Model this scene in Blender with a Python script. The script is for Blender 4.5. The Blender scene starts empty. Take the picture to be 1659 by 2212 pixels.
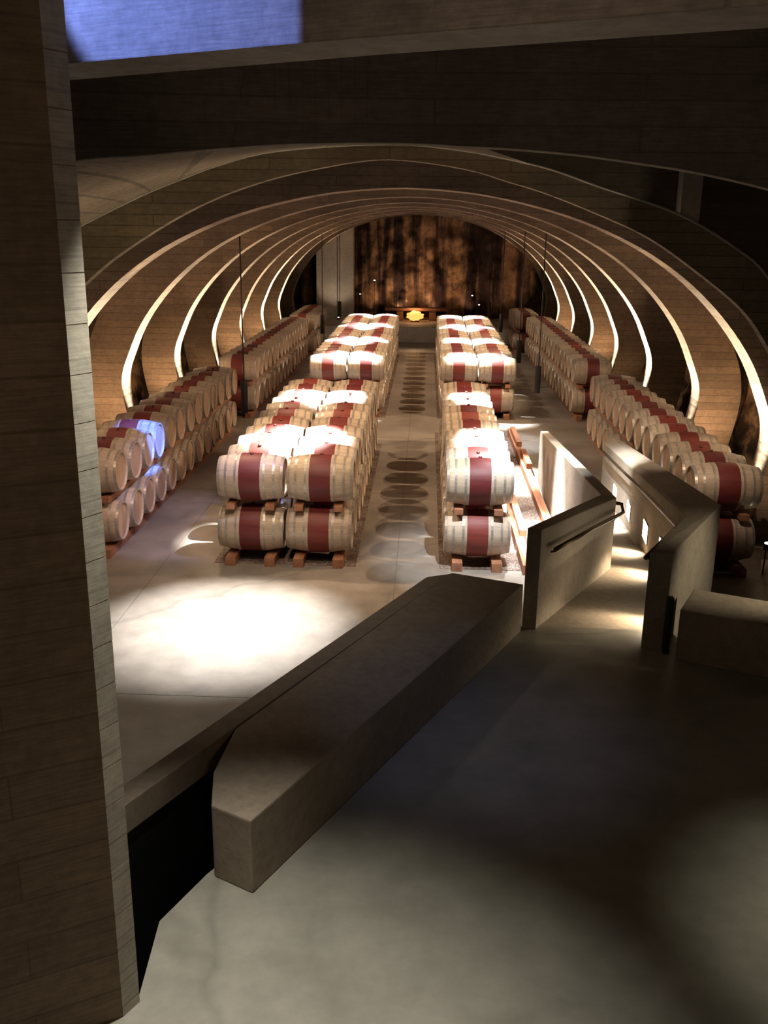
import bpy, bmesh, math, random
from mathutils import Vector, Matrix
random.seed(7)
SC = bpy.context.scene
COL = SC.collection
PI = math.pi

# ------------------------------------------------------------------ camera
CAM_H = 4.74
cam_d = bpy.data.cameras.new('camera')
cam_d.sensor_fit = 'AUTO'; cam_d.sensor_width = 36.0
cam_d.lens = 2050.0 * 36.0 / 2212.0
cam_d.clip_start = 0.05; cam_d.clip_end = 300
cam = bpy.data.objects.new('camera', cam_d); COL.objects.link(cam)
F, CX, CY = 2050.0, 829.5, 1106.0
yv = Vector((925 - CX, 493 - CY, F)).normalized()
_px = 743 - CX
_py = -((925 - CX) * _px + F * F) / (493 - CY)
dn = Vector((_px, _py, F)).normalized()
dn = (dn - dn.dot(yv) * yv).normalized()
zv = -dn
xv = yv.cross(zv).normalized()
if xv.x < 0: xv = -xv
right = Vector((xv.x, yv.x, zv.x)); down = Vector((xv.y, yv.y, zv.y)); fwd = Vector((xv.z, yv.z, zv.z))
M = Matrix(((right.x, -down.x, -fwd.x, 0), (right.y, -down.y, -fwd.y, 0), (right.z, -down.z, -fwd.z, CAM_H), (0, 0, 0, 1)))
cam.matrix_world = M
SC.camera = cam

# ------------------------------------------------------------------ view and world
SC.view_settings.view_transform = 'Standard'
SC.view_settings.look = 'None'
SC.view_settings.gamma = 1.0
SC.view_settings.use_curve_mapping = False
SC.view_settings.exposure = 0.0
w = bpy.data.worlds.new('world'); SC.world = w; w.use_nodes = True
w.node_tree.nodes['Background'].inputs[0].default_value = (1.0, 0.8, 0.62, 1)
w.node_tree.nodes['Background'].inputs[1].default_value = 0.006

# ------------------------------------------------------------------ lights
def light(kind, loc, power, color, target=None, size=0.05, angle=60, blend=0.5, sx=None, sy=None, name='lamp'):
    d = bpy.data.lights.new(name, kind)
    d.energy = power; d.color = color
    if kind == 'SPOT':
        d.spot_size = math.radians(angle); d.spot_blend = blend; d.shadow_soft_size = size
    elif kind == 'POINT':
        d.shadow_soft_size = size
    elif kind == 'AREA':
        d.shape = 'RECTANGLE'; d.size = sx or size; d.size_y = sy or size
    o = bpy.data.objects.new(name, d); COL.objects.link(o)
    o.location = loc
    if target is not None:
        v = Vector(target) - Vector(loc)
        o.rotation_euler = v.to_track_quat('-Z', 'Y').to_euler()
    return o
WARM = (1.0, 0.74, 0.52); NEUT = (1.0, 0.97, 0.94); COOL = (0.93, 0.96, 1.0); ORNG = (1.0, 0.55, 0.25)
BLUE = (0.22, 0.32, 1.0)
# pools of light on the barrel blocks, from spots fixed to the arches
POOLS_L = [(14.7, 1.0), (18.5, 0.9), (24.7, 0.9), (28.3, 0.9), (32.6, 0.6), (37.0, 0.9)]
for Y, k in POOLS_L:
    light('SPOT', (-1.15, Y + 0.9, 4.95), 12500 * k, NEUT, (-2.0, Y - 0.05, 1.5), 0.03, 30, 0.6)
POOLS_R = [(14.9, 0.9), (18.7, 0.85), (24.9, 0.9), (28.6, 0.9), (32.6, 0.9), (36.4, 0.9)]
for Y, k in POOLS_R:
    light('SPOT', (0.75, Y + 0.9, 4.95), 11500 * k, NEUT, (1.35, Y - 0.05, 1.5), 0.03, 30, 0.6)
# crossing fill spots that throw barrel shadows over the aisles
for Y in (14.5, 18.5, 23.0, 27.0, 31.0, 35.0):
    light('SPOT', (-3.2, Y, 4.6), 520, (1.0, 0.68, 0.42), (-0.9, Y + 0.2, 0.4), 0.02, 80, 0.4)
    light('SPOT', (2.6, Y, 4.6), 520, (1.0, 0.68, 0.42), (0.0, Y + 0.2, 0.4), 0.02, 80, 0.4)
    light('SPOT', (-0.6, Y, 5.05), 110, (1.0, 0.62, 0.44), (-4.0, Y + 0.4, 0.2), 0.02, 62, 0.4)
    light('SPOT', (-0.1, Y, 5.05), 230, (1.0, 0.78, 0.58), (3.3, Y + 0.4, 0.2), 0.02, 62, 0.4)
# front floor pool
light('SPOT', (-2.1, 11.9, 4.6), 5200, NEUT, (-2.4, 10.8, 0), 0.03, 44, 1.0)
light('SPOT', (-1.9, 11.6, 4.75), 260, WARM, (-1.9, 12.6, 0), 0.03, 95, 0.6)
# near row fronts
light('SPOT', (-1.6, 9.9, 4.9), 330, WARM, (-2.0, 13.2, 0.8), 0.03, 50, 0.6)
light('SPOT', (1.0, 11.3, 4.9), 1300, COOL, (1.1, 13.2, 0.6), 0.03, 44, 0.7)
light('SPOT', (1.6, 14.0, 4.95), 2600, COOL, (1.75, 14.1, 0.0), 0.03, 46, 0.8)
light('SPOT', (1.7, 21.0, 4.9), 1500, COOL, (1.85, 21.6, 0.0), 0.03, 34, 0.8)
light('SPOT', (1.9, 12.2, 4.9), 4200, NEUT, (2.1, 15.0, 0.4), 0.03, 44, 0.6)
light('SPOT', (-3.0, 10.2, 4.7), 300, (1.0, 0.62, 0.42), (-4.8, 14.0, 0.8), 0.03, 40, 0.6)
light('SPOT', (3.0, 10.9, 4.4), 300, WARM, (4.3, 14.6, 1.2), 0.03, 44, 0.6)
light('SPOT', (2.9, 14.6, 4.6), 300, WARM, (4.1, 18.0, 1.0), 0.03, 50, 0.6)
# blue daylight strips
light('SPOT', (-1.0, 13.0, 5.0), 8500, (0.08, 0.22, 1.0), (-4.45, 15.3, 1.5), 0.02, 11, 0.5)
light('SPOT', (-1.0, 12.2, 5.0), 520, (0.42, 0.45, 1.0), (-3.8, 14.6, 0.0), 0.02, 34, 0.5)

# ------------------------------------------------------------------ materials
def nt(name):
    m = bpy.data.materials.new(name); m.use_nodes = True
    t = m.node_tree; b = t.nodes['Principled BSDF']
    return m, t, b
def N(t, kind, **kw):
    n = t.nodes.new(kind)
    for k, v in kw.items(): setattr(n, k, v)
    return n
def ramp(t, fac, stops):
    r = N(t, 'ShaderNodeValToRGB'); el = r.color_ramp.elements
    while len(el) < len(stops): el.new(0.5)
    for e, (p, c) in zip(el, stops):
        e.position = p; e.color = (*c, 1)
    t.links.new(fac, r.inputs[0]); return r.outputs[0]
def bump(t, b, h, strength, dist=0.02):
    n = N(t, 'ShaderNodeBump'); n.inputs['Strength'].default_value = strength; n.inputs['Distance'].default_value = dist
    t.links.new(h, n.inputs['Height']); t.links.new(n.outputs[0], b.inputs['Normal'])
def worldpos(t):
    return N(t, 'ShaderNodeNewGeometry').outputs['Position']
def noise(t, vec, scale, detail=4, rough=0.55):
    n = N(t, 'ShaderNodeTexNoise'); n.inputs['Scale'].default_value = scale
    n.inputs['Detail'].default_value = detail; n.inputs['Roughness'].default_value = rough
    t.links.new(vec, n.inputs['Vector']); return n.outputs['Fac']
def scaled(t, vec, s):
    n = N(t, 'ShaderNodeVectorMath', operation='MULTIPLY'); n.inputs[1].default_value = s
    t.links.new(vec, n.inputs[0]); return n.outputs[0]
def mixc(t, fac, a, bcol, blend='MIX'):
    n = N(t, 'ShaderNodeMix', data_type='RGBA', blend_type=blend)
    if isinstance(fac, float): n.inputs[0].default_value = fac
    else: t.links.new(fac, n.inputs[0])
    for i, c in ((6, a), (7, bcol)):
        if isinstance(c, tuple): n.inputs[i].default_value = (*c, 1)
        else: t.links.new(c, n.inputs[i])
    return n.outputs[2]

def concrete(name, base, rough=0.85, boards=0.0, scale=1.0, var=0.35, course=0.14, length=2.4, bmp=0.4):
    m, t, b = nt(name)
    p = worldpos(t)
    n1 = noise(t, p, 0.9 * scale, 6, 0.6); n2 = noise(t, p, 14 * scale, 5, 0.7)
    lo = tuple(c * (1 - var) for c in base); hi = tuple(min(1, c * (1 + var)) for c in base)
    c = ramp(t, n1, [(0.3, lo), (0.7, hi)])
    c2 = ramp(t, n2, [(0.35, (0.78,) * 3), (0.6, (1.0,) * 3)])
    c = mixc(t, 1.0, c, c2, 'MULTIPLY')
    h = n2
    if boards:
        sx = N(t, 'ShaderNodeSeparateXYZ'); t.links.new(p, sx.inputs[0])
        ad = N(t, 'ShaderNodeMath', operation='ADD'); t.links.new(sx.outputs[0], ad.inputs[0]); t.links.new(sx.outputs[1], ad.inputs[1])
        cb = N(t, 'ShaderNodeCombineXYZ'); t.links.new(ad.outputs[0], cb.inputs[0]); t.links.new(sx.outputs[2], cb.inputs[1])
        br = N(t, 'ShaderNodeTexBrick'); br.inputs['Scale'].default_value = 1.0
        br.inputs['Brick Width'].default_value = length; br.inputs['Row Height'].default_value = course
        br.inputs['Mortar Size'].default_value = 0.006; br.inputs['Bias'].default_value = 0.0
        br.inputs['Color1'].default_value = (0.72, 0.72, 0.72, 1); br.inputs['Color2'].default_value = (1.1, 1.08, 1.05, 1)
        br.inputs['Mortar'].default_value = (0.42, 0.42, 0.42, 1)
        t.links.new(cb.outputs[0], br.inputs['Vector'])
        c = mixc(t, boards, c, mixc(t, 1.0, c, br.outputs['Color'], 'MULTIPLY'))
        grain = noise(t, scaled(t, p, (3, 3, 60)), 2, 4)
        c = mixc(t, 0.5, c, mixc(t, 1.0, c, ramp(t, grain, [(0.35, (0.6,) * 3), (0.65, (1.15,) * 3)]), 'MULTIPLY'))
    t.links.new(c, b.inputs['Base Color']); b.inputs['Roughness'].default_value = rough
    bump(t, b, h, bmp, 0.01)
    return m

def floor_mat(name, base, rough=0.42):
    m, t, b = nt(name)
    p = worldpos(t)
    n1 = noise(t, p, 0.55, 7, 0.62); n2 = noise(t, p, 3.2, 6, 0.65)
    c = ramp(t, n1, [(0.3, tuple(x * 0.72 for x in base)), (0.7, tuple(x * 1.2 for x in base))])
    c = mixc(t, 1.0, c, ramp(t, n2, [(0.35, (0.82,) * 3), (0.65, (1.06,) * 3)]), 'MULTIPLY')
    v = N(t, 'ShaderNodeTexVoronoi', feature='DISTANCE_TO_EDGE'); v.inputs['Scale'].default_value = 0.22
    wv = N(t, 'ShaderNodeVectorMath', operation='ADD'); nn = N(t, 'ShaderNodeTexNoise'); nn.inputs['Scale'].default_value = 1.1
    t.links.new(p, nn.inputs['Vector']); t.links.new(p, wv.inputs[0]); t.links.new(nn.outputs['Color'], wv.inputs[1])
    t.links.new(wv.outputs[0], v.inputs['Vector'])
    c = mixc(t, 1.0, c, ramp(t, v.outputs['Distance'], [(0.0, (0.8,) * 3), (0.012, (1.0,) * 3)]), 'MULTIPLY')
    t.links.new(c, b.inputs['Base Color'])
    r = N(t, 'ShaderNodeMapRange'); r.inputs['To Min'].default_value = rough - 0.1; r.inputs['To Max'].default_value = rough + 0.15
    t.links.new(n2, r.inputs[0]); t.links.new(r.outputs[0], b.inputs['Roughness'])
    bump(t, b, n2, 0.08, 0.01)
    return m

def rock_mat(name, a, bb, streak=True):
    m, t, b = nt(name)
    p = worldpos(t)
    n1 = noise(t, scaled(t, p, (1.3, 0.2, 0.07)), 1.3, 5, 0.6) if streak else noise(t, p, 1.5, 5)
    n2 = noise(t, p, 2.6, 8, 0.7)
    c = ramp(t, n1, [(0.46, a), (0.57, bb)])
    c = mixc(t, 1.0, c, ramp(t, n2, [(0.38, (0.45, 0.38, 0.36)), (0.6, (1.2, 1.15, 1.0))]), 'MULTIPLY')
    t.links.new(c, b.inputs['Base Color']); b.inputs['Roughness'].default_value = 0.8
    bump(t, b, n2, 0.9, 0.12)
    return m

def wood_mat(name, a, bb, axis=(2, 18, 18), rough=0.7):
    m, t, b = nt(name)
    tc = N(t, 'ShaderNodeTexCoord'); oi = N(t, 'ShaderNodeObjectInfo')
    ad = N(t, 'ShaderNodeVectorMath', operation='ADD'); t.links.new(tc.outputs['Object'], ad.inputs[0])
    sc = N(t, 'ShaderNodeMath', operation='MULTIPLY'); sc.inputs[1].default_value = 37.0
    t.links.new(oi.outputs['Random'], sc.inputs[0]); t.links.new(sc.outputs[0], ad.inputs[1])
    n = noise(t, scaled(t, ad.outputs[0], axis), 1.0, 5, 0.6)
    t.links.new(ramp(t, n, [(0.3, a), (0.7, bb)]), b.inputs['Base Color'])
    b.inputs['Roughness'].default_value = rough
    bump(t, b, n, 0.3, 0.004)
    return m

def barrel_mat():
    m, t, b = nt('oak staves with wine-red middle')
    tc = N(t, 'ShaderNodeTexCoord'); oi = N(t, 'ShaderNodeObjectInfo')
    sp = N(t, 'ShaderNodeSeparateXYZ'); t.links.new(tc.outputs['Object'], sp.inputs[0])
    at = N(t, 'ShaderNodeMath', operation='ARCTAN2'); t.links.new(sp.outputs[1], at.inputs[0]); t.links.new(sp.outputs[2], at.inputs[1])
    st = N(t, 'ShaderNodeMath', operation='MULTIPLY'); st.inputs[1].default_value = 26 / (2 * PI); t.links.new(at.outputs[0], st.inputs[0])
    r1 = N(t, 'ShaderNodeMath', operation='MULTIPLY'); r1.inputs[1].default_value = 91.0; t.links.new(oi.outputs['Random'], r1.inputs[0])
    st2 = N(t, 'ShaderNodeMath', operation='FLOOR'); t.links.new(st.outputs[0], st2.inputs[0])
    ad = N(t, 'ShaderNodeMath', operation='ADD'); t.links.new(st2.outputs[0], ad.inputs[0]); t.links.new(r1.outputs[0], ad.inputs[1])
    wn = N(t, 'ShaderNodeTexWhiteNoise', noise_dimensions='1D'); t.links.new(ad.outputs[0], wn.inputs['W'])
    oak = ramp(t, wn.outputs[0], [(0.0, (0.47, 0.37, 0.27)), (1.0, (0.58, 0.48, 0.37))])
    fr = N(t, 'ShaderNodeMath', operation='FRACT'); t.links.new(st.outputs[0], fr.inputs[0])
    pp = N(t, 'ShaderNodeMath', operation='PINGPONG'); pp.inputs[1].default_value = 0.5; t.links.new(fr.outputs[0], pp.inputs[0])
    joint = ramp(t, pp.outputs[0], [(0.0, (0.72,) * 3), (0.05, (1.0,) * 3)])
    oak = mixc(t, 1.0, oak, joint, 'MULTIPLY')
    g = noise(t, scaled(t, tc.outputs['Object'], (3, 30, 30)), 1.0, 4)
    oak = mixc(t, 1.0, oak, ramp(t, g, [(0.3, (0.85,) * 3), (0.7, (1.08,) * 3)]), 'MULTIPLY')
    red = mixc(t, 1.0, ramp(t, oi.outputs['Random'], [(0.0, (0.13, 0.018, 0.02)), (1.0, (0.24, 0.045, 0.035))]),
               ramp(t, g, [(0.3, (0.75,) * 3), (0.7, (1.15,) * 3)]), 'MULTIPLY')
    ab = N(t, 'ShaderNodeMath', operation='ABSOLUTE'); t.links.new(sp.outputs[0], ab.inputs[0])
    lt = N(t, 'ShaderNodeMath', operation='LESS_THAN'); lt.inputs[1].default_value = 0.152; t.links.new(ab.outputs[0], lt.inputs[0])
    c = mixc(t, lt.outputs[0], oak, red)
    t.links.new(c, b.inputs['Base Color']); b.inputs['Roughness'].default_value = 0.55
    bump(t, b, pp.outputs[0], 0.15, 0.003)
    return m

def plain(name, col, rough=0.6, metal=0.0, emit=0.0, ecol=None):
    m, t, b = nt(name)
    b.inputs['Base Color'].default_value = (*col, 1); b.inputs['Roughness'].default_value = rough; b.inputs['Metallic'].default_value = metal
    if emit:
        b.inputs['Emission Color'].default_value = (*(ecol or col), 1); b.inputs['Emission Strength'].default_value = emit
    else:
        p = worldpos(t); n = noise(t, p, 22, 4)
        t.links.new(ramp(t, n, [(0.3, tuple(c * 0.8 for c in col)), (0.7, tuple(min(1, c * 1.15) for c in col))]), b.inputs['Base Color'])
    return m

M_FLOOR = floor_mat('cellar floor concrete', (0.30, 0.27, 0.235), 0.45)
M_MEZZ = floor_mat('landing floor concrete', (0.34, 0.33, 0.29), 0.40)
M_RAMP = concrete('ramp concrete', (0.36, 0.30, 0.24), 0.7, 0, 1.0, 0.2)
M_CONC = concrete('smooth cast concrete', (0.32, 0.275, 0.22), 0.8, 0, 1.0, 0.22)
M_BENCH = concrete('bench concrete', (0.31, 0.255, 0.20), 0.8, 0, 1.0, 0.2)
M_PALE = concrete('pale cast concrete', (0.48, 0.45, 0.40), 0.75, 0, 1.0, 0.2)
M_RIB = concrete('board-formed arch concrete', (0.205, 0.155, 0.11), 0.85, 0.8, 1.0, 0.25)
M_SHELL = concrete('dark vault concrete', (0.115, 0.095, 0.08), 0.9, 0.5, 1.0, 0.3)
M_NEAR = concrete('board-formed portal concrete', (0.28, 0.225, 0.16), 0.9, 0.8, 1.0, 0.25, 0.11)
M_BEAM = concrete('beam concrete', (0.34, 0.32, 0.29), 0.85, 0.4, 1.2, 0.3, 0.6, 1.4)
M_COL = concrete('board-formed pier concrete', (0.24, 0.18, 0.125), 0.9, 0.5, 1.0, 0.2, 0.2, 1.1)
M_BLOCK = concrete('coursed pier stone', (0.50, 0.47, 0.40), 0.8, 0.4, 1.0, 0.12, 0.185, 5.0, 0.08)
M_ROCK = rock_mat('orange brown rock', (0.035, 0.016, 0.016), (0.33, 0.21, 0.13))
M_ROCK2 = rock_mat('side rock', (0.06, 0.04, 0.03), (0.3, 0.2, 0.12), False)
M_BLACK = plain('black steel and painted shade', (0.012, 0.012, 0.014), 0.5)
M_RAIL = plain('bronze handrail', (0.10, 0.07, 0.045), 0.35, 0.8)
M_BARREL = barrel_mat()
M_HEAD = wood_mat('barrel head oak', (0.40, 0.27, 0.17), (0.58, 0.42, 0.29), (14, 14, 2))
M_HOOP = plain('galvanised hoop', (0.42, 0.39, 0.35), 0.4, 0.4)
M_BUNG = plain('dark red stained bung', (0.16, 0.05, 0.04), 0.5)
M_BEAMW = wood_mat('reddish rack timber', (0.26, 0.10, 0.055), (0.45, 0.22, 0.12), (12, 1.2, 12))
M_LENS = plain('glowing warm lens', (1, 0.85, 0.6), 0.5, 0, 25, (1.0, 0.85, 0.62))
M_STEP = plain('glowing step lamp diffuser', (1, 0.85, 0.6), 0.5, 0, 9, (1.0, 0.84, 0.6))
M_FIRE = plain('glowing amber lamp', (1, 0.5, 0.15), 0.5, 0, 1.9, (1.0, 0.36, 0.08))
M_TABLE = wood_mat('dark table timber', (0.12, 0.05, 0.03), (0.25, 0.12, 0.06), (2, 12, 12))
def gravel_mat():
    m, t, b = nt('reddish gravel')
    p = worldpos(t)
    v = N(t, 'ShaderNodeTexVoronoi'); v.inputs['Scale'].default_value = 30; t.links.new(p, v.inputs['Vector'])
    n = noise(t, p, 2.5, 4)
    c = mixc(t, 1.0, ramp(t, n, [(0.35, (0.20, 0.13, 0.10)), (0.65, (0.42, 0.34, 0.29))]), ramp(t, v.outputs['Distance'], [(0.0, (1.2,) * 3), (0.6, (0.35,) * 3)]), 'MULTIPLY')
    t.links.new(c, b.inputs['Base Color']); b.inputs['Roughness'].default_value = 0.8
    bump(t, b, v.outputs['Distance'], -0.8, 0.03)
    return m
M_GRAVEL = gravel_mat()

# ------------------------------------------------------------------ helpers
def new_obj(name, bm, mats, parent=None, smooth=False, recalc=True):
    if recalc: bmesh.ops.recalc_face_normals(bm, faces=bm.faces)
    me = bpy.data.meshes.new(name); bm.to_mesh(me); bm.free()
    for m in (mats if isinstance(mats, (list, tuple)) else [mats]): me.materials.append(m)
    if smooth:
        for p in me.polygons: p.use_smooth = True
    o = bpy.data.objects.new(name, me); COL.objects.link(o)
    if parent is not None: o.parent = parent
    return o
def struct(name, bm, mats, smooth=False, recalc=True):
    o = new_obj(name, bm, mats, None, smooth, recalc); o['kind'] = 'structure'; return o
def tag(o, label, cat, group=None, kind=None):
    o['label'] = label; o['category'] = cat
    if group: o['group'] = group
    if kind: o['kind'] = kind
    return o
def empty(name, loc=(0, 0, 0), rz=0):
    o = bpy.data.objects.new(name, None); COL.objects.link(o); o.location = loc; o.rotation_euler = (0, 0, rz)
    o.empty_display_size = 0.1; return o
def add_box(bm, x0, x1, y0, y1, z0, z1, bev=0.0):
    vs = [bm.verts.new((x, y, z)) for x in (x0, x1) for y in (y0, y1) for z in (z0, z1)]
    idx = [(0, 1, 3, 2), (4, 6, 7, 5), (0, 4, 5, 1), (2, 3, 7, 6), (0, 2, 6, 4), (1, 5, 7, 3)]
    fs = [bm.faces.new([vs[i] for i in f]) for f in idx]
    if bev:
        es = list({e for f in fs for e in f.edges})
        bmesh.ops.bevel(bm, geom=es, offset=bev, segments=2, affect='EDGES', profile=0.6)
def box(x0, x1, y0, y1, z0, z1, bev=0.0):
    bm = bmesh.new(); add_box(bm, x0, x1, y0, y1, z0, z1, bev); return bm
def add_prism(bm, pts, ztop, zbot, bev=0.0):
    """pts list of (x,y); ztop/zbot number or list per point"""
    n = len(pts)
    zt = ztop if isinstance(ztop, (list, tuple)) else [ztop] * n
    zb = zbot if isinstance(zbot, (list, tuple)) else [zbot] * n
    T = [bm.verts.new((p[0], p[1], z)) for p, z in zip(pts, zt)]
    B = [bm.verts.new((p[0], p[1], z)) for p, z in zip(pts, zb)]
    fs = [bm.faces.new(T), bm.faces.new(B[::-1])]
    for i in range(n):
        j = (i + 1) % n
        fs.append(bm.faces.new((T[i], B[i], B[j], T[j])))
    if bev:
        bmesh.ops.bevel(bm, geom=list({e for f in fs for e in f.edges}), offset=bev, segments=2, affect='EDGES', profile=0.6)
def prism(pts, zt, zb, bev=0.0):
    bm = bmesh.new(); add_prism(bm, pts, zt, zb, bev); return bm
def add_tube(bm, pts, r, seg=10):
    pts = [Vector(p) for p in pts]; rings = []
    for i, p in enumerate(pts):
        a = pts[max(i - 1, 0)]; c = pts[min(i + 1, len(pts) - 1)]
        d = (c - a).normalized()
        u = d.cross(Vector((0, 0, 1)))
        if u.length < 1e-3: u = Vector((1, 0, 0))
        u.normalize(); v = d.cross(u)
        rings.append([bm.verts.new(p + r * (math.cos(2 * PI * k / seg) * u + math.sin(2 * PI * k / seg) * v)) for k in range(seg)])
    for a, c in zip(rings, rings[1:]):
        for k in range(seg):
            bm.faces.new((a[k], a[(k + 1) % seg], c[(k + 1) % seg], c[k]))
    bm.faces.new(rings[0][::-1]); bm.faces.new(rings[-1])
def add_lathe_x(bm, prof, seg, mi=None):
    """prof list of (x, r) revolved round the X axis; returns faces"""
    rings = []
    for x, r in prof:
        if r < 1e-5: rings.append([bm.verts.new((x, 0, 0))])
        else: rings.append([bm.verts.new((x, r * math.sin(2 * PI * k / seg), r * math.cos(2 * PI * k / seg))) for k in range(seg)])
    out = []
    for i, (a, c) in enumerate(zip(rings, rings[1:])):
        for k in range(seg):
            k2 = (k + 1) % seg
            if len(a) == 1: f = bm.faces.new((a[0], c[k], c[k2]))
            elif len(c) == 1: f = bm.faces.new((a[k], c[0], a[k2]))
            else: f = bm.faces.new((a[k], c[k], c[k2], a[k2]))
            if mi is not None: f.material_index = mi[i]
            out.append(f)
    return out

# ------------------------------------------------------------------ vault profile
XC = -0.34
HALF = [(5.46, 0.0), (5.52, 0.5), (5.63, 1.05), (5.71, 1.55), (5.68, 1.9), (5.55, 2.25), (5.32, 2.75), (5.02, 3.2), (4.62, 3.65), (4.15, 4.06), (3.6, 4.42),
        (3.0, 4.71), (2.4, 4.93), (1.75, 5.1), (1.1, 5.22), (0.5, 5.28), (0.0, 5.3)]
def catmull(pts, sub):
    out = []
    n = len(pts)
    for i in range(n - 1):
        p0 = Vector(pts[max(i - 1, 0)]); p1 = Vector(pts[i]); p2 = Vector(pts[i + 1]); p3 = Vector(pts[min(i + 2, n - 1)])
        for s in range(sub):
            t = s / sub
            out.append(0.5 * ((2 * p1) + (-p0 + p2) * t + (2 * p0 - 5 * p1 + 4 * p2 - p3) * t * t + (-p0 + 3 * p1 - 3 * p2 + p3) * t ** 3))
    out.append(Vector(pts[-1])); return out
_half = catmull([(a, b) for a, b in HALF], 4)
PROF = [Vector((-p.x, p.y)) for p in _half] + [Vector((p.x, p.y)) for p in _half[-2::-1]]     # left foot -> crown -> right foot
def offset_profile(prof, d):
    out = []
    for i, p in enumerate(prof):
        a = prof[max(i - 1, 0)]; c = prof[min(i + 1, len(prof) - 1)]
        t = (c - a).normalized(); nrm = Vector((-t.y, t.x))
        q = p + nrm * d
        if i in (0, len(prof) - 1): q.y = p.y
        q.y = max(q.y, 0.0); out.append(q)
    return out
OUT = offset_profile(PROF, 0.80)
SHELL = offset_profile(PROF, 1.05)
RIB_Y = [14.55 + 4.12 * k for k in range(8)]       # front face of each arch
RIB_T = 0.6

# ------------------------------------------------------------------ structure: lower cellar
struct('floor', box(-9, 9, 5.0, 50, -0.3, 0.0), M_FLOOR)
bm = bmesh.new()
for y in (8.9, 17.0, 21.9, 30.0, 41.0):
    add_box(bm, -6.5, 5.9, y, y + 0.014, 0.0, 0.0025)
for x in (-3.75, -0.35, 2.95):
    add_box(bm, x, x + 0.012, 5.2, 41, 0.0, 0.0025)
struct('trim_1', bm, plain('floor joint filler', (0.2, 0.18, 0.16), 0.7))

def arch(y0, y1, name):
    bm = bmesh.new()
    rings = []
    for (prof, y) in ((PROF, y0), (PROF, y1), (OUT, y1), (OUT, y0)):
        rings.append([bm.verts.new((XC + p.x, y, p.y)) for p in prof])
    n = len(PROF)
    for a, c in zip(rings, rings[1:] + rings[:1]):
        for i in range(n - 1):
            bm.faces.new((a[i], a[i + 1], c[i + 1], c[i]))
    for i in (0, n - 1):
        bm.faces.new([r[i] for r in rings])
    return struct(name, bm, M_RIB)
for k, y in enumerate(RIB_Y):
    arch(y, y + RIB_T, 'trim_%d' % (k + 2))

def shell_strip(i0, i1, name, mat, amp, ny=90):
    bm = bmesh.new(); rows = []
    from mathutils import noise as mn
    for j in range(ny + 1):
        y = 10.6 + (46.6 - 10.6) * j / ny
        row = []
        for i in range(i0, i1 + 1):
            p = SHELL[i]
            d = amp * mn.noise(Vector((p.x * 1.3, y * 1.7, p.y * 1.7))) + amp * 0.5 * mn.noise(Vector((p.x * 4, y * 4, p.y * 4)))
            s = 1 if p.x > 0 else -1
            row.append(bm.verts.new((XC + p.x + s * abs(d), y, p.y)))
        rows.append(row)
    for a, c in zip(rows, rows[1:]):
        for i in range(len(a) - 1):
            bm.faces.new((a[i], a[i + 1], c[i + 1], c[i]))
    return struct(name, bm, mat, smooth=True)
nP = len(SHELL); kS = 24
shell_strip(0, kS, 'wall_left', M_ROCK2, 0.35)
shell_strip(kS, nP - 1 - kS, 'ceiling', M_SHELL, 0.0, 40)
shell_strip(nP - 1 - kS, nP - 1, 'wall_right', M_ROCK2, 0.35)

# end of the cellar: raised platform and rock face
struct('floor_platform', box(-7.2, 6.6, 41.4, 47.5, 0.0, 0.65, 0.01), M_PALE)
bm = bmesh.new()
from mathutils import noise as mnoise
nx, nz = 120, 60; grid = []
for i in range(nx + 1):
    x = -8 + 15.5 * i / nx; c = []
    for j in range(nz + 1):
        z = 0.2 + 6.6 * j / nz
        d = 0.45 * mnoise.noise(Vector((x * 1.1, 0, z * 0.22))) + 0.22 * mnoise.noise(Vector((x * 2.6, 3, z * 1.3))) + 0.1 * mnoise.noise(Vector((x * 7, 1, z * 6)))
        c.append(bm.verts.new((x, 46.3 - d * 1.3, z)))
    grid.append(c)
for a, c in zip(grid, grid[1:]):
    for j in range(nz): bm.faces.new((a[j], c[j], c[j + 1], a[j + 1]))
struct('wall_back', bm, M_ROCK, smooth=True)
# pale concrete pillar left of the rock
bm = bmesh.new(); add_box(bm, -5.1, -4.15, 44.9, 45.7, 0.65, 5.6); add_box(bm, -4.12, -3.4, 44.95, 45.7, 0.65, 5.6)
struct('wall_pillar', bm, M_PALE)

# ------------------------------------------------------------------ near portal (front arch, cross vault, wall above)
C_CURVE = [(-4.95, 0.0), (-4.95, 1.4), (-4.75, 2.5), (-4.2, 3.5), (-3.52, 4.18), (-2.96, 4.58), (-2.32, 4.93), (-1.7, 5.16), (-1.05, 5.31), (-0.41, 5.39), (0.33, 5.31),
           (0.79, 5.19), (1.18, 5.08), (1.73, 4.88), (2.22, 4.67), (2.71, 4.36), (3.22, 3.98), (3.52, 3.61), (4.1, 2.75), (4.45, 1.7), (4.5, 0.0)]
B_CURVE = [(-5.9, 0.0), (-5.9, 1.8), (-5.5, 3.3), (-4.6, 4.2), (-3.53, 4.73), (-2.93, 5.01), (-2.5, 5.18), (-2.07, 5.33), (-1.5, 5.46), (-0.41, 5.53), (0.3, 5.48),
           (0.78, 5.40), (1.2, 5.31), (1.66, 5.16), (2.13, 5.02), (2.6, 4.85), (3.13, 4.55), (3.43, 4.3), (4.3, 3.3), (5.1, 1.9), (5.3, 0.0)]
Cc = catmull(C_CURVE, 4); Bc = catmull(B_CURVE, 4)
bm = bmesh.new(); rings = []
for prof, y in ((Cc, 10.0), (Cc, 10.16), (Bc, 10.16), (Bc, 10.0)):
    rings.append([bm.verts.new((p.x, y, p.y)) for p in prof])
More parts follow.
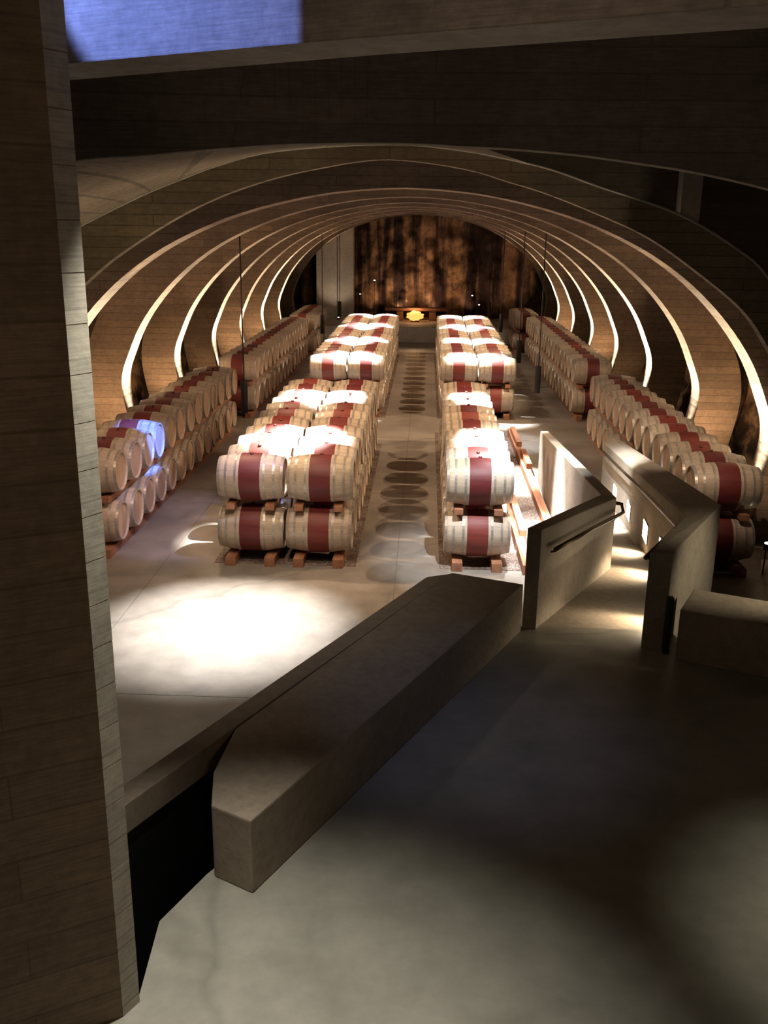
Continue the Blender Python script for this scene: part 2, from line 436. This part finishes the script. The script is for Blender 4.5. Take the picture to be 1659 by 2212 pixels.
for a, c in zip(rings, rings[1:] + rings[:1]):
    for i in range(len(a) - 1): bm.faces.new((a[i], a[i + 1], c[i + 1], c[i]))
struct('trim_20', bm, M_NEAR)
# cross vault soffit from the portal arch to the near wall
A_CURVE = [(-7.2, 3.6), (-5.6, 4.2), (-4.2, 4.65), (-3.0, 4.95), (-2.12, 5.10), (-1.75, 5.13), (-1.32, 5.17), (-0.91, 5.20), (-0.6, 5.21), (-0.3, 5.215), (0.0, 5.21),
           (0.19, 5.20), (0.47, 5.19), (0.87, 5.16), (1.28, 5.11), (1.56, 5.07), (2.0, 4.98), (2.6, 4.82), (3.6, 4.45), (5.0, 3.7), (6.2, 3.0)]
Ac = catmull(A_CURVE, 4)
bm = bmesh.new(); rows = []
L0 = [q for q in Bc if True]
NB = 8
for s in range(NB + 1):
    t = s / NB; row = []
    for a, b_ in zip(Ac[:47], Bc[:47]):
        z = a.y * (1 - t) + b_.y * t
        row.append(bm.verts.new((a.x * (1 - t) + b_.x * t, 6.0 + 4.0 * t, z)))
    rows.append(row)
for a, c in zip(rows, rows[1:]):
    for i in range(len(a) - 1): bm.faces.new((a[i], a[i + 1], c[i + 1], c[i]))
struct('ceiling_cross_vault', bm, M_NEAR, smooth=True)
bm = bmesh.new(); pb = [q for q in Bc if q.x > 0.2 and q.y > 1.5]
vb = [bm.verts.new((q.x, 10.62, q.y - 0.06)) for q in pb]; vt = [bm.verts.new((q.x, 10.62, 8.0)) for q in pb]
for i in range(len(pb) - 1): bm.faces.new((vb[i], vb[i + 1], vt[i + 1], vt[i]))
struct('wall_recess', bm, M_SHELL)  # dark concrete tone helps keep the unlit recess dark
struct('ceiling_recess', box(0.2, 9.0, 5.9, 10.72, 7.9, 8.0), M_SHELL)
struct('trim_24', box(2.60, 2.80, 10.42, 10.62, 4.6, 7.9), M_PALE)
# thin drip edges along the two curves
def edge_strip(prof, y, name, r=0.012):
    bm = bmesh.new(); add_tube(bm, [(p.x, y, p.y) for p in prof], r, 6); return struct(name, bm, M_PALE, smooth=True)
edge_strip(Bc[14:74], 9.98, 'trim_21', 0.014); edge_strip(Ac[8:74], 5.98, 'trim_22', 0.008)
# wall above, folded at x = -0.3, its lower edge follows the curve
bm = bmesh.new()
def wall_y(x): return 6.0 + (0.0 if x > -0.3 else 0.0)
top = []; bot = []; top2 = []; bot2 = []
for p in Ac:
    fy = 5.98 - (1.1 * abs(p.x + 0.3) if p.x < -0.3 else 0.05 * (p.x + 0.3))
    fy = max(fy, 4.2)
    bot.append(bm.verts.new((p.x, 5.98, p.y))); top.append(bm.verts.new((p.x, fy, 8.0)))
for i in range(len(bot) - 1):
    bm.faces.new((bot[i], bot[i + 1], top[i + 1], top[i]))
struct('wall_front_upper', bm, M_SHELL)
# top beam with its lit face
bm = bmesh.new()
fp = [(-3.2, 5.16), (-1.66, 4.44), (-0.47, 3.89), (1.01, 3.25), (2.6, 2.56)]
bp = [(-3.2, 5.60), (-1.70, 4.87), (-0.21, 4.14), (1.13, 3.58), (2.7, 2.85)]
add_prism(bm, fp + bp[::-1], 7.6, 5.4)
struct('ceiling_beam', bm, M_BEAM)
struct('wall_light_blocker', box(-1.66, -1.60, 3.45, 3.612, 3.0, 7.6), M_SHELL)  # unseen slab added to cut off the blue light along the beam
# ------------------------------------------------------------------ landing, pier, parapet
MZ = 1.24
# pier at the left
struct('wall_pier', prism([(-1.315, 3.47), (-1.268, 3.56), (-1.30, 3.60), (-2.1, 3.40), (-2.3, 3.0), (-2.25, 2.95)], 7.6, 0.0), M_COL)
bm = bmesh.new()
for i in range(33):
    z = MZ + 0.185 * i
    add_prism(bm, [(-1.3155, 3.4685), (-1.2655, 3.5610), (-1.30, 3.58), (-1.34, 3.48)], z + 0.181, z)
struct('trim_30', bm, M_BLOCK)
# landing slab
land = [(-1.33, 3.51), (-1.28, 3.60), (-1.32, 4.10), (-1.16, 4.48), (-0.55, 5.6), (0.28, 7.55), (0.62, 8.12), (2.30, 8.12), (2.36, 7.75), (2.6, 8.0), (3.05, 7.72), (6.6, 6.2), (6.6, -3.0), (-4.6, -3.0), (-4.6, 3.2)]
struct('floor_landing', prism(land, MZ, MZ - 0.22), M_MEZZ)
struct('wall_landing_edge', prism([(2.5, 8.0), (3.05, 7.74), (6.6, 6.22), (6.6, 6.05), (3.0, 7.56), (2.45, 7.8)], MZ - 0.22, 0.0), M_SHELL)
# parapet beam behind the bench
u = Vector((0.441, 0.897)); nn_ = Vector((-0.897, 0.441))
def PN(n, s): q = nn_ * n + u * s; return (q.x, q.y)
struct('wall_parapet', prism([PN(3.375, 1.0), PN(3.525, 1.0), PN(3.525, 7.32), PN(3.375, 7.5)], 1.70, 1.52, 0.006), M_BENCH)
struct('wall_parapet_base', prism([PN(3.40, 1.0), PN(3.50, 1.0), PN(3.50, 7.25), PN(3.40, 7.25)], 1.52, 0.0), M_BLACK)  # near-black panel: shade of the void put into the colour
struct('floor_shaft', prism([PN(2.7, 1.2), PN(3.38, 1.2), PN(3.38, 4.6), PN(2.9, 4.6)], 0.25, 0.0), M_BLACK)  # near-black too, so the void's darkness is painted in
# bench on the left
tb = tag(new_obj('concrete_bench', prism([(-0.87, 4.34), (0.93, 8.0), (0.29, 8.25), (-1.14, 5.3), (-1.17, 4.80), (-1.11, 4.47)], 1.70, MZ, 0.012), M_BENCH),
    'long concrete bench running diagonally beside the parapet towards the ramp', 'bench')
# bench on the right: top slab and body with a shadow gap
tag(new_obj('concrete_bench', prism([(2.19, 7.50), (2.44, 8.00), (5.6, 6.62), (5.3, 6.08)], 1.70, MZ, 0.012), M_BENCH),
    'low concrete bench at the right edge beside the ramp wall end', 'bench')
tag(new_obj('shadow_gap_strip', box(2.115, 2.165, 7.60, 7.66, MZ, 1.76, 0.006), M_BLACK), 'slim black strip for the shadow gap between right ramp wall and short bench', 'shadow strip')  # black strip drawn in where only a dark shadow gap lies

# ------------------------------------------------------------------ ramp
Lo = [(0.95, 8.10), (2.05, 10.58), (2.27, 18.2)]; Li = [(1.07, 8.06), (2.21, 10.48), (2.42, 18.2)]
Lz = [2.20, 1.84, 1.0]
Ri = [(1.95, 7.72), (2.66, 9.25), (3.32, 17.2)]; Ro = [(2.14, 7.70), (3.14, 9.70), (3.60, 18.1)]
Rz = [2.13, 2.0, 1.0]
def wall_poly(a, b_, z, name, mat):
    bm = bmesh.new()
    pts = a + b_[::-1]; n = 3
    T = [bm.verts.new((p[0], p[1], zz)) for p, zz in zip(a, z)]; T2 = [bm.verts.new((p[0], p[1], zz)) for p, zz in zip(b_, z)]
    B = [bm.verts.new((p[0], p[1], 0)) for p in a]; B2 = [bm.verts.new((p[0], p[1], 0)) for p in b_]
    for i in range(2):
        bm.faces.new((T[i], T[i + 1], T2[i + 1], T2[i])); bm.faces.new((B[i], B2[i], B2[i + 1], B[i + 1]))
        bm.faces.new((T[i], B[i], B[i + 1], T[i + 1])); bm.faces.new((T2[i], T2[i + 1], B2[i + 1], B2[i]))
    bm.faces.new((T[0], T2[0], B2[0], B[0])); bm.faces.new((T[2], B[2], B2[2], T2[2]))
    bmesh.ops.recalc_face_normals(bm, faces=bm.faces)
    es = [e for e in bm.edges if all(v in T or v in T2 for v in e.verts)]
    bmesh.ops.bevel(bm, geom=es, offset=0.008, segments=1, affect='EDGES')
    return struct(name, bm, mat)
wall_poly(Lo, Li, Lz, 'wall_ramp_left', M_CONC)
wall_poly(Ri, Ro, Rz, 'wall_ramp_right', M_CONC)
bm = bmesh.new()
rz = [MZ, MZ - 0.6, 0.004]
A_ = [bm.verts.new((0.97, 8.11, MZ)), bm.verts.new((2.14, 10.53, 0.98)), bm.verts.new((2.38, 17.8, 0.005))]
B_ = [bm.verts.new((2.2, 8.11, MZ)), bm.verts.new((2.75, 9.3, 1.10)), bm.verts.new((3.42, 17.8, 0.005))]
for i in range(2): bm.faces.new((A_[i], B_[i], B_[i + 1], A_[i + 1]))
struct('floor_ramp', bm, M_RAMP)
def ramp_z_at(y): return MZ - (y - 8.1) * 0.14 / 1.2 if y < 9.3 else max(0.0, 1.10 - (y - 9.3) * 1.095 / 8.5)
def on_right(y, off=0.0):
    if y < 9.25: t = (y - 7.72) / 1.53; x = 1.95 + t * 0.71
    else: t = (y - 9.25) / 7.95; x = 2.66 + t * 0.66
    return x - off
# handrails
def handrail(path, brackets, label):
    t = empty('handrail', path[0]); o0 = Vector(path[0])
    bm = bmesh.new(); add_tube(bm, [Vector(p) - o0 for p in path], 0.021, 12); new_obj('rail', bm, M_RAIL, t, True)
    for a, b_ in brackets:
        bm = bmesh.new(); add_tube(bm, [Vector(a) - o0, (Vector(a) + Vector(b_)) * 0.5 - o0 + Vector((0, 0, -0.015)), Vector(b_) - o0], 0.010, 8)
        new_obj('bracket', bm, M_RAIL, t, True)
    tag(t, label, 'handrail')
pL = lambda y, z, off=0.07: (1.07 + (y - 8.06) * 1.14 / 2.42 + off, y, z)
handrail([pL(8.25, 1.95), pL(9.4, 1.80), pL(10.45, 1.65), pL(10.56, 1.64), pL(10.62, 1.72, 0.03), pL(10.52, 1.76, -0.01)],
         [(pL(8.35, 1.94), pL(8.35, 1.89, 0.0)), (pL(9.4, 1.80), pL(9.4, 1.75, 0.0)), (pL(10.3, 1.66), pL(10.3, 1.61, 0.0))],
         'bronze handrail on the inner face of the left ramp wall')
def pR(y, z, off=0.07): return (on_right(y, off), y, z)
def rzt(y): return 2.13 - (y - 7.72) * 0.085 if y < 9.25 else 2.0 - (y - 9.25) * 0.1258
ys = [7.9, 8.6, 9.2, 11.0, 12.5, 14.0, 15.5, 17.1]
handrail([pR(y, rzt(y) - 0.10) for y in ys], [(pR(y, rzt(y) - 0.10), pR(y, rzt(y) - 0.15, -0.005)) for y in (7.95, 9.0, 11.3, 13.2, 15.0, 16.9)],
         'bronze handrail along the inner face of the right ramp wall')
# recessed step lamps in the right ramp wall
step_names = ['farthest down the ramp', 'second from the bottom of the ramp', 'middle of the ramp', 'just below the bend in the ramp', 'at the top of the ramp by the landing']
for y, nm in zip((15.0, 13.25, 11.6, 10.35, 8.45), step_names):
    z0 = ramp_z_at(y) + 0.16
    t = empty('step_lamp', (on_right(y), y, z0))
    sl = 0.083 if y > 9.25 else 0.464
    t.rotation_euler = (0, 0, -math.atan(sl))
    bm = box(-0.012, 0.03, -0.19, 0.19, 0.0, 0.25, 0.003); new_obj('housing', bm, M_PALE, t)
    bm = box(-0.018, -0.011, -0.175, 0.175, 0.012, 0.238); new_obj('diffuser', bm, M_STEP, t)
    tag(t, 'glowing step lamp in right ramp wall, ' + nm, 'step lamp', 'step lamps along the ramp')
    light('SPOT', (on_right(y) - 0.06, y, z0 + 0.12), 60 if y > 9 else 34, (1.0, 0.78, 0.52), (on_right(y) - 0.35, y - 0.1, ramp_z_at(y) - 0.05), 0.04, 105, 0.8, name='step_light')

# ------------------------------------------------------------------ barrels
LB = 0.475
def rad(x): return 0.350 - 0.062 * (x / LB) ** 2
def body_profile(nx):
    xs = [-LB + 2 * LB * i / nx for i in range(nx + 1)]
    return [(x, rad(x)) for x in xs]
HX = [(-0.455, 0.04), (-0.345, 0.034), (-0.205, 0.034), (0.205, 0.034), (0.345, 0.034), (0.455, 0.04)]
def hoop_profile(x, wd):
    a, b_ = x - wd / 2, x + wd / 2
    a = max(a, -LB + 0.001); b_ = min(b_, LB - 0.001)
    return [(a, rad(a) - 0.004), (a, rad(a) + 0.0035), (b_, rad(b_) + 0.0035), (b_, rad(b_) - 0.004)]
def body_mesh():
    bm = bmesh.new()
    prof = [(-LB + 0.03, 0.262)] + [(-LB, 0.270)] + body_profile(12) + [(LB, 0.270), (LB - 0.03, 0.262)]
    add_lathe_x(bm, prof, 40)
    return bm
def head_bm(s):
    bm = bmesh.new()
    x = s * (LB - 0.028)
    add_lathe_x(bm, [(x - s * 0.022, 0.0), (x - s * 0.022, 0.266), (x, 0.266), (x + s * 0.004, 0.0)], 32)
    return bm
def bung_bm():
    bm = bmesh.new()
    seg = 12; r0, r1 = 0.030, 0.024
    R0 = [bm.verts.new((r0 * math.cos(2 * PI * k / seg), r0 * math.sin(2 * PI * k / seg), 0.345)) for k in range(seg)]
    R1 = [bm.verts.new((r1 * math.cos(2 * PI * k / seg), r1 * math.sin(2 * PI * k / seg), 0.372)) for k in range(seg)]
    for k in range(seg): bm.faces.new((R0[k], R0[(k + 1) % seg], R1[(k + 1) % seg], R1[k]))
    bm.faces.new(R1); bm.faces.new(R0[::-1]); return bm
def make_barrel():
    o = new_obj('wine_barrel', body_mesh(), M_BARREL, None, True)
    for s in (-1, 1): new_obj('head', head_bm(s), M_HEAD, o, False)
    for x, wd in HX:
        bm = bmesh.new(); add_lathe_x(bm, hoop_profile(x, wd), 40); new_obj('hoop', bm, M_HOOP, o, False)
    new_obj('bung', bung_bm(), M_BUNG, o, True)
    return o
def far_mesh(seg=28):
    """one closed barrel with hoops and heads as material zones, for barrels far down the cellar"""
    prof = []; mi = []
    def seq(x0, x1, m, n):
        for i in range(n):
            prof.append((x0 + (x1 - x0) * i / n, rad(x0 + (x1 - x0) * i / n) + (0.0035 if m == 1 else 0))); mi.append(m)
    prof = [(-LB + 0.026, 0.0), (-LB + 0.026, 0.262), (-LB, 0.270)]; mi = [2, 0, 0]
    x = -LB
    for hx, wd in HX:
        a, b_ = max(hx - wd / 2, -LB), min(hx + wd / 2, LB)
        if a > x + 1e-4: seq(x, a, 0, 2 if a - x < 0.3 else 4)
        seq(a, b_, 1, 1); x = b_
    prof.append((LB, rad(LB))); mi.append(0)
    prof += [(LB, 0.270), (LB - 0.026, 0.262), (LB - 0.026, 0.0)]; mi += [0, 2]
    bm = bmesh.new(); add_lathe_x(bm, prof, seg, (mi + [2] * 10)[:len(prof) - 1]); return bm
def copy_tree(o):
    c = o.copy(); COL.objects.link(c)
    for ch in o.children:
        d = ch.copy(); COL.objects.link(d); d.parent = c
    return c
ORD = ['first', 'second', 'third', 'fourth', 'fifth', 'sixth', 'seventh', 'eighth', 'ninth', 'tenth', 'eleventh', 'twelfth', 'thirteenth', 'fourteenth',
       'fifteenth', 'sixteenth', 'seventeenth', 'eighteenth']
Z1, Z2 = 0.475, 1.243
PITCH = 0.71
# (stack phrase, column phrase, xc, y of first barrel centre, rows, detail, hidden lower rows from index, group)
COLS = [
    ('near centre-left stack', 'left column', -2.47, 13.30, 11, True, 1),
    ('near centre-left stack', 'aisle column', -1.48, 13.30, 11, True, 99),
    ('near centre-right stack', 'single column', 0.82, 13.30, 11, True, 99),
    ('near stack along left wall', '', -4.93, 13.45, 13, True, 99),
    ('near stack along right wall', '', 4.30, 13.35, 13, True, 99),
    ('far centre-left stack', 'left column', -2.52, 24.75, 18, False, 1),
    ('far centre-left stack', 'aisle column', -1.53, 24.75, 18, False, 12),
    ('far centre-right stack', 'aisle column', 0.87, 24.75, 18, False, 12),
    ('far centre-right stack', 'right column', 1.86, 24.75, 18, False, 1),
    ('second stack along left wall', '', -4.80, 24.30, 16, False, 99),
    ('second stack along right wall', '', 4.30, 24.80, 18, False, 99),
    ('last stack along left wall', '', -4.72, 36.6, 7, False, 99),
    ('last stack along right wall', '', 3.95, 38.6, 4, False, 99),
]
proto = make_barrel(); used_proto = False
far_proto = new_obj('wine_barrel', far_mesh(), [M_BARREL, M_HOOP, M_HEAD], None, True); used_far = False
far_me = far_proto.data
hidden = []; n_ind = 0
for (stack, colname, xc, y0, rows, detail, hid) in COLS:
    for tier, z in ((0, Z1), (1, Z2)):
        for k in range(rows):
            jx = random.uniform(-0.012, 0.012); rx = random.uniform(-0.25, 0.25) + random.choice((0, 0, 0.35, -0.3))
            loc = (xc + jx + (0.0 if tier == 0 else 0.015), y0 + PITCH * k, z)
            if tier == 0 and k >= hid:
                hidden.append(loc); continue
            if detail:
                o = proto if not used_proto else copy_tree(proto); used_proto = True
            else:
                if not used_far: o = far_proto; used_far = True
                else: o = far_proto.copy(); COL.objects.link(o)
            o.location = loc; o.rotation_euler = (rx if tier == 1 else rx * 0.6, 0, random.uniform(-0.006, 0.006))
            lab = 'red-banded oak barrel, %s tier, %s from the front%s, %s' % (('lower', 'upper')[tier], ORD[k], (', ' + colname) if colname else '', stack)
            tag(o, lab, 'barrel', 'barrels in the ' + stack); n_ind += 1
print('individual barrels', n_ind, 'hidden', len(hidden))
# lower-tier barrels buried inside the stacks
bm = bmesh.new()
tmp = bpy.data.meshes.new('t'); b2 = far_mesh(20); b2.to_mesh(tmp); b2.free()
for loc in hidden:
    n0 = len(bm.verts); bm.from_mesh(tmp); bm.verts.ensure_lookup_table()
    for v in bm.verts[n0:]: v.co += Vector(loc)
M_BIN = wood_mat('inner barrel oak', (0.43, 0.31, 0.2), (0.6, 0.46, 0.32), (3, 20, 20))
o = new_obj('buried_barrels', bm, [M_BIN, M_HOOP, M_HEAD], None, True)
tag(o, 'lower-tier barrels buried deep inside the centre stacks', 'barrels', None, 'stuff')

# racks: timber rails under each tier
def rack_rail(x, y0, y1, z0, z1, wd, label, group):
    o = new_obj('rack_rail', box(-wd / 2, wd / 2, 0, y1 - y0, 0, z1 - z0, 0.006), M_BEAMW); o.location = (x, y0, z0)
    tag(o, label, 'timber rail', group)
RD = 0.285
rr = rad(RD - 0.075) + 0.0035
for (stack, colname, xc, y0, rows, detail, hid) in COLS:
    ya, yb = y0 - 0.40, y0 + PITCH * (rows - 1) + 0.40
    for s, side in ((-1, 'left'), (1, 'right')):
        cn = (colname + ' of ') if colname else ''
        rack_rail(xc + s * RD, ya, yb, 0.0, Z1 - rr, 0.15, 'reddish %s floor rail under %s%s' % (side, cn, stack), 'timber floor rails')
        rack_rail(xc + s * RD, ya + 0.12, yb - 0.1, Z1 + rr, Z2 - rr, 0.13, 'reddish %s rail between tiers, %s%s' % (side, cn, stack), 'timber rails between tiers')
# empty rails at the right of the near right stack, with spare pieces
rack_rail(1.54, 12.85, 22.3, 0.0, 0.14, 0.14, 'bare left floor rail of the empty bay beside the ramp', 'empty rails')
rack_rail(2.10, 13.6, 22.6, 0.0, 0.14, 0.14, 'bare right floor rail of the empty bay beside the ramp', 'empty rails')
rack_rail(1.60, 14.2, 16.3, 0.14, 0.24, 0.11, 'spare timber lying on the left empty rail', 'spare timbers')
rack_rail(2.14, 18.6, 19.9, 0.14, 0.25, 0.11, 'spare timber lying on the near part of right empty rail', 'spare timbers')
rack_rail(2.12, 20.6, 22.3, 0.14, 0.25, 0.11, 'spare timber lying at the far end of right empty rail', 'spare timbers')
# gravel beds under the racks
def gravel(x0, x1, y0, y1, lab):
    o = new_obj('gravel_bed', box(x0, x1, y0, y1, 0.0, 0.006), M_GRAVEL); tag(o, lab, 'gravel', None, 'stuff')
gravel(-3.02, -0.94, 13.0, 21.2, 'brown gravel strip under the near centre-left barrel stack')
gravel(0.28, 2.19, 13.0, 22.6, 'brown gravel strip under near right stack and empty rails')
gravel(-3.05, -1.0, 24.4, 37.3, 'brown gravel strip under the far centre-left barrel stack')
gravel(0.35, 2.38, 24.4, 37.3, 'brown gravel strip under the far centre-right barrel stack')

# ------------------------------------------------------------------ hanging cylinders
PEND = [(-3.8, 19.8, 0.93, 'left side, nearest'), (-3.8, 35.3, 0.97, 'left side, middle of three'), (-3.8, 42.4, 0.94, 'left side, farthest'),
        (2.85, 24.0, 0.78, 'right side, nearest'), (2.85, 29.2, 0.84, 'right side, second'), (2.85, 36.8, 0.98, 'right side, third'), (2.85, 44.0, 0.9, 'right side, farthest')]
def ceil_z(x):
    q = min(SHELL, key=lambda p: abs(p.x + XC - x) + (5 if p.y < 2 else 0)); return q.y + 0.02
for x, y, z, nm in PEND:
    t = empty('pendant', (x, y, z)); L = 0.68; r = 0.075
    bm = bmesh.new(); add_tube(bm, [(0, 0, 0), (0, 0, 0.01), (0, 0, L - 0.01), (0, 0, L)], r, 16); new_obj('cylinder', bm, M_BLACK, t, True)
    bm = bmesh.new(); add_tube(bm, [(0, 0, L), (0, 0, ceil_z(x) - z)], 0.014, 6); new_obj('cable', bm, M_BLACK, t, True)
    tag(t, 'slim black cylinder hanging on a long cable, ' + nm, 'pendant', 'hanging black cylinders')

# ------------------------------------------------------------------ table and glow at the end
t = empty('stone_table', (-0.45, 44.6, 0.65))
for nm, b_ in (('table_top', (-1.45, 1.45, -0.4, 0.4, 0.46, 0.58)), ('leg', (-0.9, -0.6, -0.3, 0.3, 0, 0.46)), ('leg', (0.6, 0.9, -0.3, 0.3, 0, 0.46))):
    new_obj(nm, box(*b_, 0.01), M_TABLE, t)
tag(t, 'dark wide table before the rock face at the far end', 'table')
g = empty('amber_lamp', (-0.5, 43.9, 0.65))
bm = bmesh.new(); bmesh.ops.create_icosphere(bm, subdivisions=3, radius=0.26)
for v in bm.verts:
    v.co *= 1 + 0.5 * mnoise.noise(v.co * 9); v.co.x *= 1.35; v.co.z = v.co.z * 0.8 + 0.26
new_obj('glowing_shade', bm, M_FIRE, g, True)
new_obj('base', box(-0.2, 0.2, -0.12, 0.12, 0, 0.07, 0.01), M_BLACK, g)
tag(g, 'amber glowing lump lamp before the table at the far end', 'lamp')
light('POINT', (-0.5, 43.9, 1.35), 30, ORNG, None, 0.1)
for i, x in enumerate((-2.6, -1.2, 0.3, 1.8)):
    light('SPOT', (x, 45.35, 0.72), 150 if i in (1, 2) else 60, (1.0, 0.6, 0.34), (x + 0.1, 46.1, 1.9), 0.05, 80, 0.8)
light('SPOT', (-4.0, 43.5, 0.9), 60, WARM, (-4.2, 45.2, 3.0), 0.05, 80, 0.8)
light('SPOT', (3.2, 44.6, 0.8), 70, (1.0, 0.6, 0.35), (3.6, 46.2, 2.6), 0.05, 80, 0.8)

# small floor spotlights whose lenses show as bright dots
DOTS = [(5.05, 14.0, 0.95, 'right wall, behind the nearest upper barrel'), (4.95, 13.1, 0.45, 'right wall, low beside the nearest barrel'),
        (5.05, 26.2, 1.02, 'right wall, at the end of the second stack'), (-2.42, 45.0, 2.37, 'rock face, high left'), (-3.08, 45.0, 1.74, 'rock face, lower left'),
        (2.11, 45.0, 1.75, 'rock face, upper right'), (2.44, 45.0, 1.34, 'rock face, lower right'), (-4.0, 44.0, 0.75, 'foot of the pale pillar'), (3.1, 41.1, 0.1, 'floor right of the platform'), (-4.1, 41.0, 0.1, 'floor left of the platform')]
for x, y, z, nm in DOTS:
    t = empty('spotlight', (x, y, z))
    base = 0.0 if y < 41.4 else 0.65
    bm = bmesh.new(); add_tube(bm, [(0, 0, -0.06), (0, 0, -0.055), (0, 0, 0.02), (0, 0, 0.03)], 0.045, 12); new_obj('housing', bm, M_BLACK, t, True)
    if z - 0.06 > base + 0.01:
        bm = bmesh.new(); add_tube(bm, [(0, 0.02, base - z), (0, 0.02, -0.05)], 0.012, 8); new_obj('stem', bm, M_BLACK, t, True)
    bm = bmesh.new(); bmesh.ops.create_icosphere(bm, subdivisions=2, radius=0.036)
    for v in bm.verts: v.co.z = v.co.z * 0.5 + 0.035
    new_obj('lens', bm, M_LENS, t, True)
    tag(t, 'small black spotlight with bright lens, ' + nm, 'spotlight', 'small spotlights')

# uplights at the feet of the arches
BR_L = [1.3, 1.0, 1.0, 0.8, 0.6, 1.5, 0.8, 1.1]
BR_R = [0.9, 0.6, 1.7, 1.1, 1.2, 1.3, 1.3, 0.9]
for k, y in enumerate(RIB_Y):
    for s, br in ((-1, BR_L[k]), (1, BR_R[k])):
        x = XC + s * 5.50
        yy = y + RIB_T * 0.5
        light('SPOT', (x, yy, 0.55), 4600 * br, (1.0, 0.87, 0.66), (XC + s * 5.45, yy, 3.0), 0.03, 46, 0.9, name='uplight')
        light('SPOT', (XC + s * 4.9, yy, 1.6), 950 * br, (1.0, 0.80, 0.55), (XC + s * 3.6, yy, 4.6), 0.03, 20, 0.9, name='uplight')  # added helper spot that brightens the upper soffit
# wall washers on the front faces of some arches
WASH_L = {0: 1.0, 1: 1.5, 2: 1.3, 3: 0.35, 4: 1.3, 5: 1.3, 6: 0.5, 7: 1.2}
WASH_R = {0: 0.25, 1: 1.6, 2: 0.02, 3: 0.2, 4: 1.3, 5: 0.05, 6: 1.4, 7: 1.5}
for k, y in enumerate(RIB_Y):
    for s, W in ((-1, WASH_L), (1, WASH_R)):
        p = 190 * W.get(k, 0)
        if p > 2:
            light('SPOT', (XC + s * 5.75, y - 1.3, 0.5), p, (1.0, 0.60, 0.32), (XC + s * 5.75, y + 0.1, 2.2), 0.04, 110, 0.9, name='washer')

# ------------------------------------------------------------------ light on the landing
light('SPOT', (-0.95, 3.80, 5.3), 560, (1.0, 0.93, 0.78), (-0.80, 3.0, 1.24), 0.04, 62, 1.0)
light('AREA', (0.6, -0.6, 3.6), 17, (1.0, 0.70, 0.45), (0.0, 6.0, 5.2), 0.6)  # added fill behind the camera for the portal and pier
light('SPOT', (-2.0, 8.3, 0.3), 300, (1.0, 0.78, 0.48), (-2.2, 9.3, 5.0), 0.05, 70, 1.0)  # added hidden uplight on the portal, in place of bounced light
light('SPOT', (1.2, 8.9, 0.3), 260, (1.0, 0.80, 0.50), (2.0, 10.1, 5.0), 0.05, 50, 1.0)  # second unseen uplight, added for the portal's right side
light('SPOT', (1.2, -0.5, 3.2), 80, (1.0, 0.66, 0.50), (0.3, 6.0, 5.7), 0.05, 36, 0.9)  # unseen spot added to lift the wall above the portal
light('SPOT', (-2.4, 8.0, 4.7), 160, (1.0, 0.88, 0.7), (-2.6, 8.2, 0), 0.04, 110, 0.9)  # broad fill added over the cellar floor beyond the parapet
light('SPOT', (2.8, 3.4, 5.2), 240, (1.0, 0.92, 0.7), (2.6, 4.1, 1.24), 0.05, 38, 1.0)
light('SPOT', (4.4, 7.4, 3.1), 190, (1.0, 0.86, 0.60), (2.8, 8.5, 1.3), 0.05, 60, 0.9)
light('SPOT', (0.3, 5.2, 5.2), 40, (0.55, 0.62, 1.0), (0.35, 6.1, 1.24), 0.05, 44, 1.0)
light('SPOT', (-2.7, 3.35, 6.15), 420, (0.22, 0.32, 1.0), (-1.0, 4.1, 5.85), 0.012, 46, 0.3)
